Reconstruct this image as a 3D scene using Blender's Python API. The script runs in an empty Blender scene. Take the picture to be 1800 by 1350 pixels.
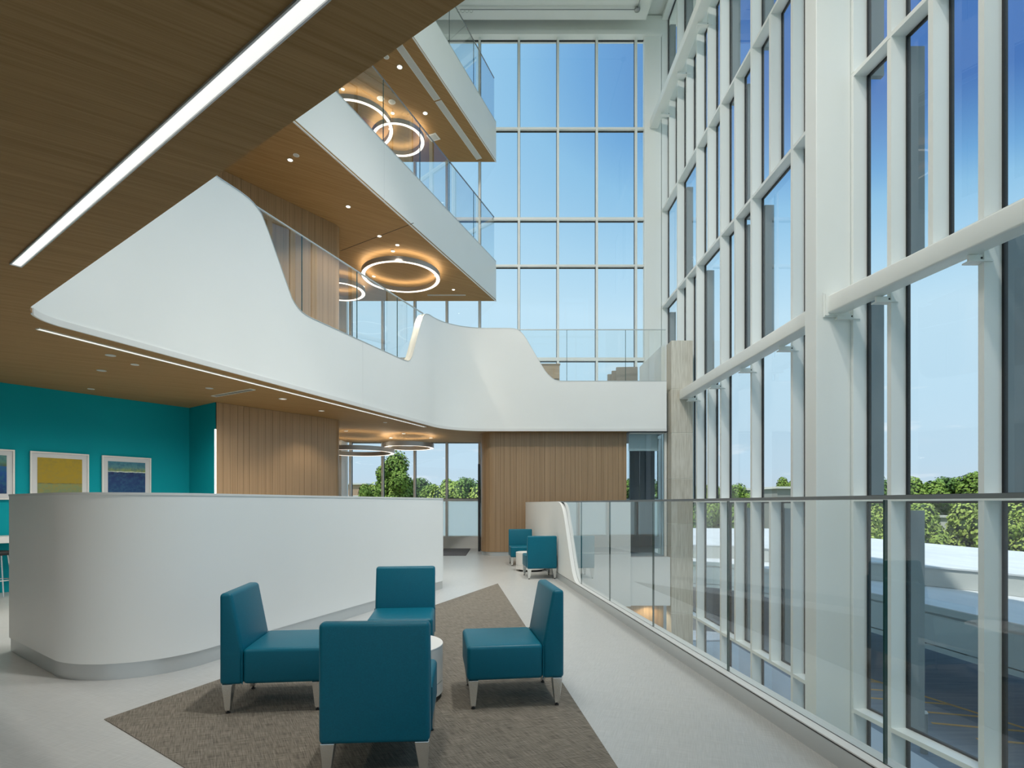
import bpy, bmesh, math, random
from mathutils import Vector, Matrix
random.seed(7)
sc = bpy.context.scene
COL = sc.collection
F, CX, CY, EYE = 960.0, 880.0, 885.0, 1.4      # focal length and principal point in pixels, eye height

# ------------------------------------------------------------------ camera
cam_d = bpy.data.cameras.new('camera'); cam = bpy.data.objects.new('camera', cam_d); COL.objects.link(cam)
cam.location = (0, 0, EYE); cam.rotation_euler = (math.pi/2, 0, 0)
cam_d.sensor_width = 36; cam_d.lens = F/1800*36
cam_d.shift_x = (900-CX)/1800; cam_d.shift_y = (CY-675)/1800
cam_d.clip_start = 0.05; cam_d.clip_end = 1000
sc.camera = cam

# ------------------------------------------------------------------ view, world, sun
sc.view_settings.view_transform = 'Standard'; sc.view_settings.look = 'None'
sc.view_settings.exposure = 0.0; sc.view_settings.gamma = 1.0
sc.view_settings.use_curve_mapping = False
cy = sc.cycles
cy.use_denoising = True
cy.max_bounces = 10; cy.diffuse_bounces = 6; cy.glossy_bounces = 4; cy.transmission_bounces = 6
cy.transparent_max_bounces = 40; cy.sample_clamp_indirect = 6.0
cy.caustics_reflective = False; cy.caustics_refractive = False

SKY = 1.15
w = bpy.data.worlds.new('sky'); sc.world = w; w.use_nodes = True
nt = w.node_tree; nt.nodes.clear()
def nn(t, typ, **kw):
    n = t.nodes.new(typ)
    for k, v in kw.items(): setattr(n, k, v)
    return n
out = nn(nt, 'ShaderNodeOutputWorld'); bg = nn(nt, 'ShaderNodeBackground')
tc = nn(nt, 'ShaderNodeTexCoord'); sx = nn(nt, 'ShaderNodeSeparateXYZ'); rp = nn(nt, 'ShaderNodeValToRGB')
nt.links.new(tc.outputs['Generated'], sx.inputs[0])
# a clear sky is deepest at right angles to the sun and paler around it
sv = nn(nt, 'ShaderNodeVectorMath', operation='DOT_PRODUCT'); sv.inputs[1].default_value = Vector((-.36, -.26, .90)).normalized()
k1 = nn(nt, 'ShaderNodeMath', operation='MULTIPLY_ADD'); k1.inputs[1].default_value = -1.4; k1.inputs[2].default_value = 1.49
k2 = nn(nt, 'ShaderNodeClamp'); k2.inputs['Min'].default_value = .6; k2.inputs['Max'].default_value = 2.0
k3 = nn(nt, 'ShaderNodeMath', operation='MULTIPLY')
nt.links.new(tc.outputs['Generated'], sv.inputs[0]); nt.links.new(sv.outputs['Value'], k1.inputs[0]); nt.links.new(k1.outputs[0], k2.inputs[0])
nt.links.new(k2.outputs[0], k3.inputs[0]); nt.links.new(sx.outputs['Z'], k3.inputs[1]); nt.links.new(k3.outputs[0], rp.inputs[0])
cr = rp.color_ramp
stops = [(0.0, (.54, .64, .74)), (.12, (.50, .67, .80)), (.30, (.48, .68, .82)), (.48, (.50, .71, .85)), (.56, (.38, .62, .81)), (.625, (.25, .50, .74)), (.652, (.155, .37, .66)), (.70, (.065, .175, .46)), (1.0, (.04, .12, .38))]
cr.elements[0].position = 0; cr.elements[0].color = (*stops[0][1], 1)
cr.elements[1].position = 1; cr.elements[1].color = (*stops[-1][1], 1)
for p, c in stops[1:-1]:
    e = cr.elements.new(p); e.color = (*c, 1)
# thin fair-weather clouds low over the horizon
mp = nn(nt, 'ShaderNodeMapping'); mp.inputs['Scale'].default_value = (3.2, 3.2, 17)
nz = nn(nt, 'ShaderNodeTexNoise'); nz.inputs['Scale'].default_value = 2.6; nz.inputs['Detail'].default_value = 7
cr2 = nn(nt, 'ShaderNodeValToRGB'); cr2.color_ramp.elements[0].position = .60; cr2.color_ramp.elements[1].position = .76
cr2.color_ramp.elements[1].color = (.7, .7, .7, 1)
band = nn(nt, 'ShaderNodeMapRange'); band.inputs['From Min'].default_value = .30; band.inputs['From Max'].default_value = .12
mul = nn(nt, 'ShaderNodeMath', operation='MULTIPLY')
mx = nn(nt, 'ShaderNodeMixRGB'); mx.inputs['Color2'].default_value = (.86, .9, .95, 1)
nt.links.new(tc.outputs['Generated'], mp.inputs[0]); nt.links.new(mp.outputs[0], nz.inputs[0]); nt.links.new(nz.outputs['Fac'], cr2.inputs[0])
nt.links.new(sx.outputs['Z'], band.inputs[0]); nt.links.new(cr2.outputs[0], mul.inputs[0]); nt.links.new(band.outputs[0], mul.inputs[1])
nt.links.new(mul.outputs[0], mx.inputs['Fac']); nt.links.new(rp.outputs[0], mx.inputs['Color1'])
nt.links.new(mx.outputs[0], bg.inputs['Color']); bg.inputs['Strength'].default_value = SKY
nt.links.new(bg.outputs[0], out.inputs[0])

sun_d = bpy.data.lights.new('sun', 'SUN'); sun = bpy.data.objects.new('sun', sun_d); COL.objects.link(sun)
sun_d.energy = 5.0; sun_d.angle = math.radians(.6); sun_d.color = (1, .96, .88)
sdir = Vector((-.36, -.26, .90)).normalized()          # towards the sun: behind the camera, to the left, high
sun.rotation_euler = sdir.to_track_quat('Z', 'Y').to_euler(); sun.location = (-20, -20, 60)

# ------------------------------------------------------------------ materials
MATS = {}
def mat(name, color=(.8, .8, .8), rough=.5, metal=0.0, spec=.5, emit=None, estr=0.0, bump=None, coat=0.0):
    m = bpy.data.materials.new(name); m.use_nodes = True
    b = m.node_tree.nodes['Principled BSDF']
    b.inputs['Base Color'].default_value = (*color, 1); b.inputs['Roughness'].default_value = rough
    b.inputs['Metallic'].default_value = metal; b.inputs['Specular IOR Level'].default_value = spec
    b.inputs['Coat Weight'].default_value = coat
    if emit:
        b.inputs['Emission Color'].default_value = (*emit, 1); b.inputs['Emission Strength'].default_value = estr
    MATS[name] = m
    return m
def add_noise(m, c1, c2, scale=(1, 1, 1), rot=(0, 0, 0), nscale=1.0, detail=4, bump=0.0, lo=.3, hi=.7, rand=0.0, second=None, bdist=.002):
    """procedural colour between c1 and c2 driven by stretched noise in object space"""
    t = m.node_tree; b = t.nodes['Principled BSDF']
    tc = nn(t, 'ShaderNodeTexCoord')
    def layer(scale, rot, nscale, detail):
        r = nn(t, 'ShaderNodeMapping'); r.inputs['Rotation'].default_value = rot
        s = nn(t, 'ShaderNodeMapping'); s.inputs['Scale'].default_value = scale
        n = nn(t, 'ShaderNodeTexNoise'); n.inputs['Scale'].default_value = nscale; n.inputs['Detail'].default_value = detail
        t.links.new(tc.outputs['Object'], r.inputs[0]); t.links.new(r.outputs[0], s.inputs[0]); t.links.new(s.outputs[0], n.inputs[0])
        return n.outputs['Fac'], s
    f, s0 = layer(scale, rot, nscale, detail)
    if second:
        f2, _ = layer(*second)
        a = nn(t, 'ShaderNodeMath', operation='ADD'); t.links.new(f, a.inputs[0]); t.links.new(f2, a.inputs[1])
        h = nn(t, 'ShaderNodeMath', operation='MULTIPLY'); h.inputs[1].default_value = .5; t.links.new(a.outputs[0], h.inputs[0])
        f = h.outputs[0]
    if rand:
        oi = nn(t, 'ShaderNodeObjectInfo')
        ra = nn(t, 'ShaderNodeMath', operation='MULTIPLY_ADD'); ra.inputs[1].default_value = rand; ra.inputs[2].default_value = -rand/2
        t.links.new(oi.outputs['Random'], ra.inputs[0])
        a = nn(t, 'ShaderNodeMath', operation='ADD'); t.links.new(f, a.inputs[0]); t.links.new(ra.outputs[0], a.inputs[1])
        f = a.outputs[0]
    r = nn(t, 'ShaderNodeValToRGB'); r.color_ramp.elements[0].position = lo; r.color_ramp.elements[1].position = hi
    r.color_ramp.elements[0].color = (*c1, 1); r.color_ramp.elements[1].color = (*c2, 1)
    t.links.new(f, r.inputs[0]); t.links.new(r.outputs[0], b.inputs['Base Color'])
    if bump:
        bp = nn(t, 'ShaderNodeBump'); bp.inputs['Strength'].default_value = bump; bp.inputs['Distance'].default_value = bdist
        t.links.new(f, bp.inputs['Height']); t.links.new(bp.outputs[0], b.inputs['Normal'])
    return m
def glass(name, tint, refl=1.0):
    m = bpy.data.materials.new(name); m.use_nodes = True; t = m.node_tree; t.nodes.clear()
    o = nn(t, 'ShaderNodeOutputMaterial'); mixs = nn(t, 'ShaderNodeMixShader')
    tr = nn(t, 'ShaderNodeBsdfTransparent'); gl = nn(t, 'ShaderNodeBsdfGlossy'); gl.inputs['Roughness'].default_value = 0.0
    tr.inputs['Color'].default_value = (*tint, 1)
    fr = nn(t, 'ShaderNodeFresnel'); fr.inputs['IOR'].default_value = 1.55
    ge = nn(t, 'ShaderNodeNewGeometry')
    inv = nn(t, 'ShaderNodeMath', operation='SUBTRACT'); inv.inputs[0].default_value = 1.0
    ml = nn(t, 'ShaderNodeMath', operation='MULTIPLY'); m2 = nn(t, 'ShaderNodeMath', operation='MULTIPLY'); m2.inputs[1].default_value = refl
    t.links.new(ge.outputs['Backfacing'], inv.inputs[1]); t.links.new(inv.outputs[0], ml.inputs[0]); t.links.new(fr.outputs[0], ml.inputs[1])
    t.links.new(ml.outputs[0], m2.inputs[0]); m2.use_clamp = True
    t.links.new(m2.outputs[0], mixs.inputs[0]); t.links.new(tr.outputs[0], mixs.inputs[1]); t.links.new(gl.outputs[0], mixs.inputs[2])
    t.links.new(mixs.outputs[0], o.inputs[0]); MATS[name] = m
    return m

M = MATS
add_noise(mat('white_wall', (.80, .82, .81), .42, spec=.4), (.85, .86, .84), (.88, .89, .87), (1, 1, 1), nscale=.6)
add_noise(mat('white_metal', (.70, .74, .73), .38, spec=.5), (.84, .86, .83), (.87, .89, .86), (1, 1, .2), nscale=1.2)
add_noise(mat('ceiling_white', (.78, .80, .77), .7), (.76, .78, .75), (.80, .82, .79), nscale=.5)
WOOD_A, WOOD_B = (.20, .128, .068), (.30, .20, .112)
add_noise(mat('wood_ceiling', rough=.6, spec=.15), (.27, .158, .060), (.40, .25, .115), (.55, 26, 1), (0, 0, math.radians(-32)), nscale=1.0, detail=5,
          second=((2.0, 90, 1), (0, 0, math.radians(-32)), 1.0, 3))
add_noise(mat('wood_wall', rough=.30, spec=.5), (.30, .19, .10), (.42, .28, .16), (70, 70, .35), nscale=1.0, detail=4, rand=.07, bump=.12)
add_noise(mat('wood_warm', rough=.45), (.42, .26, .12), (.62, .42, .22), (30, 30, .4), nscale=1.0, rand=.15)
add_noise(mat('cabinet_wood', rough=.5), (.38, .28, .17), (.5, .38, .25), (3, 3, 25), nscale=1.0)
mat('joint_dark', (.045, .032, .02), .8)
add_noise(mat('teal_paint', (.0, .13, .17), .7, spec=.15), (.001, .30, .36), (.002, .325, .385), nscale=.7)
add_noise(mat('floor_grey', rough=.33, spec=.5), (.37, .38, .37), (.56, .57, .56), (4, 110, 1), (0, 0, .35), nscale=1.6, detail=3, lo=.25, hi=.75,
          second=((110, 4, 1), (0, 0, .35), 1.6, 3))
add_noise(mat('carpet_brown', rough=.75, spec=.2), (.080, .070, .056), (.285, .255, .21), (5, 95, 1), (0, 0, -.30), nscale=1.8, detail=4, lo=.36, hi=.66,
          second=((95, 5, 1), (0, 0, -.50), 1.8, 4), bump=.25)
add_noise(mat('mat_grey', rough=.9), (.07, .07, .075), (.14, .14, .15), (30, 30, 30), nscale=3)
add_noise(mat('teal_vinyl', rough=.40, spec=.28), (.0008, .115, .175), (.0015, .135, .205), (1, 1, 1), nscale=160, detail=2, bump=.10, bdist=.001)
add_noise(mat('beige_fabric', rough=.8), (.30, .28, .25), (.36, .34, .30), nscale=120)
mat('chrome', (.80, .80, .78), .24, metal=.9)
mat('rail_metal', (.30, .31, .31), .38, metal=.9)
mat('brushed', (.66, .68, .68), .38, metal=.75)
mat('cap_metal', (.60, .63, .62), .35, metal=.6)
mat('gasket', (.008, .009, .01), .5)
mat('fin_grey', (.24, .28, .29), .5, metal=.2)
mat('laminate_white', (.72, .71, .68), .35)
mat('rubber', (.02, .02, .02), .6)
mat('black_metal', (.015, .015, .015), .45)
mat('frame_white', (.76, .76, .74), .4)
mat('mount_board', (.62, .64, .66), .8)
mat('door_dark', (.05, .052, .055), .4)
mat('ring_metal', (.50, .52, .54), .40, metal=.6)
mat('ring_light', (1, .95, .88), .5, emit=(1.0, .86, .70), estr=2.2)
mat('ring_up', (1, .95, .88), .5, emit=(1.0, .86, .66), estr=9.0)
mat('strip_light', (1, 1, 1), .5, emit=(.98, .98, .94), estr=.82)
mat('strip_bright', (1, 1, 1), .5, emit=(1.0, .97, .90), estr=1.6)
mat('lamp_on', (1, 1, 1), .5, emit=(1.0, .93, .80), estr=7.0)
mat('lamp_dim', (1, 1, 1), .5, emit=(1.0, .93, .80), estr=.45)
mat('floor_pale', (.66, .65, .62), .5)  # unseen upper floors made paler to bounce light onto the soffits
mat('vent_dark', (.16, .15, .13), .6)
mat('seam', (.50, .52, .52), .6)
mat('seam_pale', (.72, .73, .72), .6)
mat('glass_edge', (.012, .06, .052), .15)
mat('vent_grey', (.55, .57, .56), .5)
mat('shade_cloth', (.70, .76, .76), .8)
mat('dark_wall', (.07, .08, .09), .6)
add_noise(mat('stone', rough=.75), (.50, .465, .385), (.73, .70, .62), (16, 16, 1.1), nscale=2.0, detail=8, lo=.3, hi=.72, rand=.12, bump=.25, bdist=.004)
mat('stone_joint', (.80, .78, .70), .9)
glass('glass_clear', (.975, .985, .985), 1.0)
glass('glass_guard', (.968, .985, .98), 1.8)
glass('glass_tinted', (.86, .92, .94), 1.6)
m = mat('glass_frosted', (.62, .80, .76), .55)
t = m.node_tree; b = t.nodes['Principled BSDF']; tl = nn(t, 'ShaderNodeBsdfTranslucent'); tl.inputs['Color'].default_value = (.97, .99, .97, 1)
mxs = nn(t, 'ShaderNodeMixShader'); mxs.inputs[0].default_value = .9
t.links.new(b.outputs[0], mxs.inputs[1]); t.links.new(tl.outputs[0], mxs.inputs[2]); t.links.new(mxs.outputs[0], t.nodes['Material Output'].inputs[0])
# outdoors
add_noise(mat('asphalt', rough=.85), (.19, .25, .34), (.26, .33, .42), (.3, 3, 1), nscale=2.5, detail=8)
add_noise(mat('bounce_pavement', rough=.9), (.46, .43, .38), (.56, .53, .48), nscale=2)
add_noise(mat('grass', rough=.95), (.07, .12, .025), (.16, .22, .06), nscale=.6, detail=8)
add_noise(mat('canopy_roof', rough=.6), (.52, .54, .58), (.64, .66, .70), (1, .2, 1), nscale=1.5)
mat('canopy_fascia', (.34, .42, .45), .5, metal=.1)
mat('canopy_grey', (.44, .46, .45), .6)
mat('line_yellow', (.85, .50, .14), .7)
add_noise(mat('leaf_mid', rough=.7, spec=.3), (.09, .17, .022), (.27, .38, .075), nscale=.9, detail=6, lo=.3, hi=.7, rand=.25)
add_noise(mat('leaf_dark', rough=.7, spec=.3), (.05, .11, .024), (.15, .26, .06), nscale=.9, detail=6, lo=.3, hi=.7, rand=.25)
add_noise(mat('leaf_pale', rough=.7, spec=.3), (.17, .25, .04), (.38, .46, .11), nscale=.9, detail=6, lo=.3, hi=.7, rand=.25)
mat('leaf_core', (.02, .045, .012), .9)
mat('bark', (.10, .075, .05), .9)
add_noise(mat('far_brick', rough=.85), (.42, .27, .19), (.52, .36, .26), nscale=6)
mat('far_grey', (.28, .29, .29), .8)
mat('far_glass', (.04, .05, .06), .2)
mat('far_trim', (.7, .7, .68), .6)

# pictures: painted with bands and blotches
def art(name, bands, noise_col, nsc=9):
    m = mat(name, rough=.8); t = m.node_tree; b = t.nodes['Principled BSDF']
    tc = nn(t, 'ShaderNodeTexCoord'); sp = nn(t, 'ShaderNodeSeparateXYZ'); n = nn(t, 'ShaderNodeTexNoise'); n.inputs['Scale'].default_value = nsc; n.inputs['Detail'].default_value = 8
    t.links.new(tc.outputs['Object'], sp.inputs[0]); t.links.new(tc.outputs['Object'], n.inputs[0])
    ad = nn(t, 'ShaderNodeMath', operation='MULTIPLY_ADD'); ad.inputs[1].default_value = .035; t.links.new(n.outputs['Fac'], ad.inputs[0]); t.links.new(sp.outputs['Z'], ad.inputs[2])
    r = nn(t, 'ShaderNodeValToRGB'); r.color_ramp.interpolation = 'LINEAR'
    t.links.new(ad.outputs[0], r.inputs[0])
    e = r.color_ramp.elements; e[0].position = bands[0][0]; e[0].color = (*bands[0][1], 1); e[1].position = bands[-1][0]; e[1].color = (*bands[-1][1], 1)
    for p, c in bands[1:-1]:
        q = e.new(p); q.color = (*c, 1)
    n2 = nn(t, 'ShaderNodeTexNoise'); n2.inputs['Scale'].default_value = 22; n2.inputs['Detail'].default_value = 6; t.links.new(tc.outputs['Object'], n2.inputs[0])
    r2 = nn(t, 'ShaderNodeValToRGB'); r2.color_ramp.elements[0].position = .42; r2.color_ramp.elements[1].position = .66; r2.color_ramp.elements[1].color = (.6, .6, .6, 1)
    t.links.new(n2.outputs['Fac'], r2.inputs[0])
    mx = nn(t, 'ShaderNodeMixRGB'); mx.inputs['Color2'].default_value = (*noise_col, 1)
    t.links.new(r2.outputs[0], mx.inputs['Fac']); t.links.new(r.outputs[0], mx.inputs['Color1']); t.links.new(mx.outputs[0], b.inputs['Base Color'])
art('art_gold', [(0, (.16, .22, .12)), (.185, (.22, .27, .12)), (.195, (.03, .05, .08)), (.20, (.34, .24, .02)), (.60, (.42, .30, .03))], (.30, .24, .05))
art('art_navy', [(0, (.01, .06, .17)), (.30, (.015, .045, .16)), (.425, (.015, .03, .11)), (.430, (.6, .68, .6)), (.443, (.6, .68, .6)), (.448, (.28, .34, .08)), (.52, (.10, .26, .28)), (.6, (.06, .22, .30))], (.03, .12, .22))
art('art_blue', [(0, (.005, .03, .12)), (.30, (.01, .07, .28)), (.44, (.02, .12, .34)), (.46, (.10, .14, .05)), (.52, (.10, .26, .22)), (.6, (.12, .28, .26))], (.02, .14, .20))

# ------------------------------------------------------------------ mesh helpers
class MB:
    def __init__(s): s.v = []; s.f = []
    def add(s, vs, fs):
        o = len(s.v); s.v += [tuple(v) for v in vs]; s.f += [tuple(o+i for i in f) for f in fs]; return s
    def box(s, x0, x1, y0, y1, z0, z1):
        return s.prism([(x0, y0), (x1, y0), (x1, y1), (x0, y1)], z0, z1)
    def prism(s, poly, z0, z1):
        a = sum(poly[i][0]*poly[(i+1) % len(poly)][1]-poly[(i+1) % len(poly)][0]*poly[i][1] for i in range(len(poly)))
        if a < 0: poly = poly[::-1]
        n = len(poly)
        vs = [(x, y, z0) for x, y in poly]+[(x, y, z1) for x, y in poly]
        fs = [tuple(range(n-1, -1, -1)), tuple(range(n, 2*n))]+[(i, (i+1) % n, n+(i+1) % n, n+i) for i in range(n)]
        return s.add(vs, fs)
    def tube(s, p0, p1, r0, r1=None, n=10):
        r1 = r0 if r1 is None else r1
        p0 = Vector(p0); p1 = Vector(p1); d = (p1-p0).normalized()
        u = d.orthogonal().normalized(); w_ = d.cross(u)
        vs = []
        for p, r in ((p0, r0), (p1, r1)):
            for i in range(n):
                a = 2*math.pi*i/n; vs.append(p+(u*math.cos(a)+w_*math.sin(a))*r)
        fs = [tuple(range(n-1, -1, -1)), tuple(range(n, 2*n))]+[(i, (i+1) % n, n+(i+1) % n, n+i) for i in range(n)]
        return s.add(vs, fs)
    def lathe(s, prof, c=(0, 0, 0), n=48, closed=False):
        m_ = len(prof); vs = []
        for i in range(n):
            a = 2*math.pi*i/n
            vs += [(c[0]+r*math.cos(a), c[1]+r*math.sin(a), c[2]+z) for r, z in prof]
        fs = []
        for i in range(n):
            j = (i+1) % n
            for k in range(m_ if closed else m_-1):
                k2 = (k+1) % m_
                fs.append((i*m_+k, j*m_+k, j*m_+k2, i*m_+k2))
        if not closed:
            fs.append(tuple(i*m_ for i in range(n-1, -1, -1))); fs.append(tuple(i*m_+m_-1 for i in range(n)))
        return s.add(vs, fs)
    def ribbon(s, P, a, b_, zb, zt):
        """solid strip along path P between lateral offsets a..b_ (positive = right of travel)"""
        n = len(P); vs = []
        for i in range(n):
            p, nr = P[i][0], P[i][1]
            z0 = zb(i) if callable(zb) else zb; z1 = zt(i) if callable(zt) else zt
            A = p+nr*a; B = p+nr*b_
            vs += [(A.x, A.y, z0), (A.x, A.y, z1), (B.x, B.y, z1), (B.x, B.y, z0)]
        fs = []
        for i in range(n-1):
            o = i*4; q = o+4
            for k in range(4):
                k2 = (k+1) % 4
                fs.append((o+k, q+k, q+k2, o+k2))
        fs += [(3, 2, 1, 0), ((n-1)*4, (n-1)*4+1, (n-1)*4+2, (n-1)*4+3)]
        return s.add(vs, fs)
    def build(s, name, m_, parent=None, smooth=None, bevel=None, kind=None, loc=None):
        me = bpy.data.meshes.new(name); me.from_pydata(s.v, [], s.f); me.update()
        bm = bmesh.new(); bm.from_mesh(me)
        bmesh.ops.recalc_face_normals(bm, faces=bm.faces)
        if bevel:
            bmesh.ops.bevel(bm, geom=[e for e in bm.edges if e.calc_face_angle(0) > .4], offset=bevel[0], segments=bevel[1], profile=.5, affect='EDGES')
        bm.to_mesh(me); bm.free()
        if smooth:
            for p in me.polygons: p.use_smooth = True
            me.set_sharp_from_angle(angle=math.radians(smooth))
        ms = m_ if isinstance(m_, (list, tuple)) else [m_]
        for q in ms: me.materials.append(M[q])
        o = bpy.data.objects.new(name, me); COL.objects.link(o)
        if parent: o.parent = parent
        if loc: o.location = loc
        if kind: o['kind'] = kind
        return o
def tag(o, label=None, cat=None, group=None, kind=None):
    for k, v in (('label', label), ('category', cat), ('group', group), ('kind', kind)):
        if v: o[k] = v
    return o
def empty(name, loc=(0, 0, 0), rz=0.0, **kw):
    o = bpy.data.objects.new(name, None); COL.objects.link(o); o.location = loc; o.rotation_euler = (0, 0, rz)
    o.empty_display_size = .2
    return tag(o, **kw)
def copy_tree(o, parent=None):
    c = o.copy(); COL.objects.link(c); c.parent = parent
    for ch in list(KIDS.get(o.name, ())): copy_tree(ch, c)
    return c
KIDS = {}
def index_kids():
    KIDS.clear()
    for o in COL.objects:
        if o.parent: KIDS.setdefault(o.parent.name, []).append(o)

def path(pts, radii, step=.12):
    """polyline with filleted corners, sampled densely; returns [(point, right normal, arc length)]"""
    V = [Vector(p) for p in pts]; out_ = []
    def seg(a, b):
        n = max(1, int((b-a).length/step))
        for i in range(n+1): out_.append(a.lerp(b, i/n))
    cur = V[0]
    for i in range(1, len(V)-1):
        r = radii[i-1]
        d0 = (V[i]-V[i-1]).normalized(); d1 = (V[i+1]-V[i]).normalized()
        ang = math.atan2(d0.x*d1.y-d0.y*d1.x, d0.dot(d1))
        if r <= 0:
            seg(cur, V[i]); cur = V[i]; continue
        t_ = r*math.tan(abs(ang)/2); a = V[i]-d0*t_; seg(cur, a)
        sgn = 1 if ang > 0 else -1
        nrm = Vector((-d0.y, d0.x))*sgn; c = a+nrm*r
        k = max(4, int(abs(ang)*12))
        for j in range(1, k+1):
            th = ang*j/k; v = -nrm*r
            out_.append(c+Vector((v.x*math.cos(th)-v.y*math.sin(th), v.x*math.sin(th)+v.y*math.cos(th))))
        cur = out_[-1].copy()
    seg(cur, V[-1])
    P = [out_[0]]
    for p in out_[1:]:
        if (p-P[-1]).length > 1e-4: P.append(p)
    res = []; s_ = 0
    for i, p in enumerate(P):
        if i: s_ += (p-P[i-1]).length
        d0 = (p-P[i-1]).normalized() if i else None; d1 = (P[i+1]-p).normalized() if i < len(P)-1 else None
        d0 = d0 or d1; d1 = d1 or d0
        d = (d0+d1).normalized(); k = 1/max(.35, d.dot(d0))
        res.append((p, Vector((d.y, -d.x))*k, s_))
    return res
def at_s(P, s_):
    for i in range(len(P)-1):
        if P[i+1][2] >= s_:
            f = (s_-P[i][2])/max(1e-9, P[i+1][2]-P[i][2]); f = min(1, max(0, f))
            return (P[i][0].lerp(P[i+1][0], f), P[i][1].lerp(P[i+1][1], f), s_)
    return P[-1]
def sub(P, s0, s1):
    return [at_s(P, s0)]+[q for q in P if s0+1e-4 < q[2] < s1-1e-4]+[at_s(P, s1)]
def s_near(P, x=None, y=None, lo=0, hi=1e9):
    best = None
    for q in P:
        if lo <= q[2] <= hi:
            d = abs(q[0].x-x) if x is not None else abs(q[0].y-y)
            if best is None or d < best[0]: best = (d, q[2])
    return best[1]
def interp(prof, v):
    if v <= prof[0][0]: return prof[0][1]
    for (a, za), (b_, zb_) in zip(prof, prof[1:]):
        if v <= b_:
            return za+(zb_-za)*(v-a)/(b_-a)
    return prof[-1][1]
def on_z(x, y, z):          # the point at height z that a pixel shows
    Y = (z-EYE)*F/(CY-y); return (x-CX)*Y/F, Y

D = 17.1                    # glass line of the far window wall
RAILX = lambda y: 2.095-.1015*y

# ------------------------------------------------------------------ floors and ceilings
A_DIR = Vector((-.8077, .5896))
C2 = (-4.83, 5.49); D2 = (-1.32, 14.25)
P2 = path([(1.6, -5.95), (1.6, .797), C2, D2, (4.33, 14.25)], [.4, .5, 1.4], .08)      # level 2 edge, void on the right, widened behind the camera for more light
floor = MB().prism([(RAILX(-6), -6), (RAILX(14.35), 14.35), (4.42, 14.35), (4.42, 17.2), (-13, 17.2), (-13, -6)], -.05, 0).build('floor', 'floor_grey', kind='structure')
poly2 = [(p[0]+p[1]*-.001)[:] for p in P2]
full2 = poly2+[(4.33, 17.0), (-13, 17.0), (-13, -5.95)]
MB().prism(full2, 3.30, 3.34).build('ceiling', 'wood_ceiling', kind='structure')
slab2 = MB().prism([(p[0]+p[1]*-.17)[:] for p in P2]+full2[len(P2):], 3.36, 4.48).build('floor.001', 'floor_pale', kind='structure')
def upper(level):           # slab edge of the upper levels runs straight back
    zc = {3: 7.70, 4: 12.03}[level]; zt = zc+1.15
    e0, e1 = Vector((-8.32, -3.0)), Vector((-.14, 17.0))
    poly = [tuple(e0), tuple(e1), (-13, 17.0), (-13, -3.0)]
    i = Vector((-.02, 0))
    poly = [(e0.x-.125, e0.y), (e1.x-.125, e1.y), (-13, 17.0), (-13, -3)]
    MB().prism([(e0.x-.001, e0.y), (e1.x-.001, e1.y)]+poly[2:], zc, zc+.04).build('ceiling.00%d' % (level-2), 'wood_ceiling', kind='structure')
    MB().prism(poly, zc+.05, zt).build('floor.00%d' % (level-1), 'floor_pale', kind='structure')
    return path([tuple(e0), tuple(e1)], [], .5), zc, zt
P3, Z3, T3 = upper(3); P4, Z4, T4 = upper(4)
MB().prism([(-13, -6), (4.42, -6), (4.42, 16.6), (-13, 16.6)], 16.1, 16.3).build('ceiling.003', 'ceiling_white', kind='structure')
MB().box(-13.2, 6.6, -6.3, 17.35, 16.55, 17.0).build('ceiling.004', 'ceiling_white', kind='structure')
# thin metal joint across the level 2 ceiling
a = on_z(601, 440, Z3); b_ = on_z(727, 392, Z3)
dv = (Vector(b_)-Vector(a)); nv = Vector((-dv.y, dv.x)).normalized()*.008; a = Vector(a)-dv*.02
MB().prism([tuple(a-nv), tuple(Vector(b_)-nv), tuple(Vector(b_)+nv), tuple(a+nv)], Z3-.003, Z3+.001).build('trim_1', 'joint_dark', kind='structure')

# brown woven floor inlay and entrance mat
MB().prism([(-2.568, 3.537), (-.05, 9.53), (.80, 1.10)], 0, .005).build('floor_inlay', 'carpet_brown', kind='structure')
tag(MB().box(-2.6, -.93, 14.62, 16.85, 0, .012).build('floor_mat', 'mat_grey'), 'dark grey entrance mat on the pale floor by the far frosted window', 'mat')

# ------------------------------------------------------------------ level 2 parapet (white, wavy top) and its glass guard
H2, L2 = 5.97, 4.59
s_c = s_near(P2, y=6.3, x=None, lo=6); s_d = s_near(P2, x=-.6, lo=s_near(P2, y=12.0, lo=s_c))
diag = [(8.0, H2), (8.2, 5.95), (8.37, 5.86), (8.52, 5.62), (8.99, 4.75), (9.1, 4.66), (9.22, 4.61), (9.38, L2), (12.15, L2), (12.35, 4.61), (12.44, 4.68), (12.52, 4.82), (12.86, 5.66), (12.94, 5.82), (13.04, 5.92), (13.2, H2)]
fron = [(.12, H2), (.33, 5.965), (.46, 5.93), (.56, 5.85), (.66, 5.71), (.99, 5.14), (1.16, 4.86), (1.28, 4.72), (1.4, 4.63), (1.52, 4.595), (1.6, L2)]
def top2(q):
    p, _, s_ = q
    if s_ < s_c: return H2
    if p.y < 13.6 and p.x < -1.2: return interp(diag, p.y)
    return interp(fron, p.x)
par2 = empty('wall_parapet', kind='structure')
MB().ribbon(P2, -.16, 0, 3.345, lambda i: top2(P2[i])).build('panel', 'white_wall', par2, smooth=30)
MB().ribbon(P2, -.165, .006, lambda i: top2(P2[i]), lambda i: top2(P2[i])+.012).build('cap', 'cap_metal', par2, smooth=30)
MB().ribbon(sub(P2, s_c-.9, P2[-1][2]), -.012, .012, 3.284, 3.352).build('edge_trim', 'frame_white', par2, smooth=30)
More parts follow.
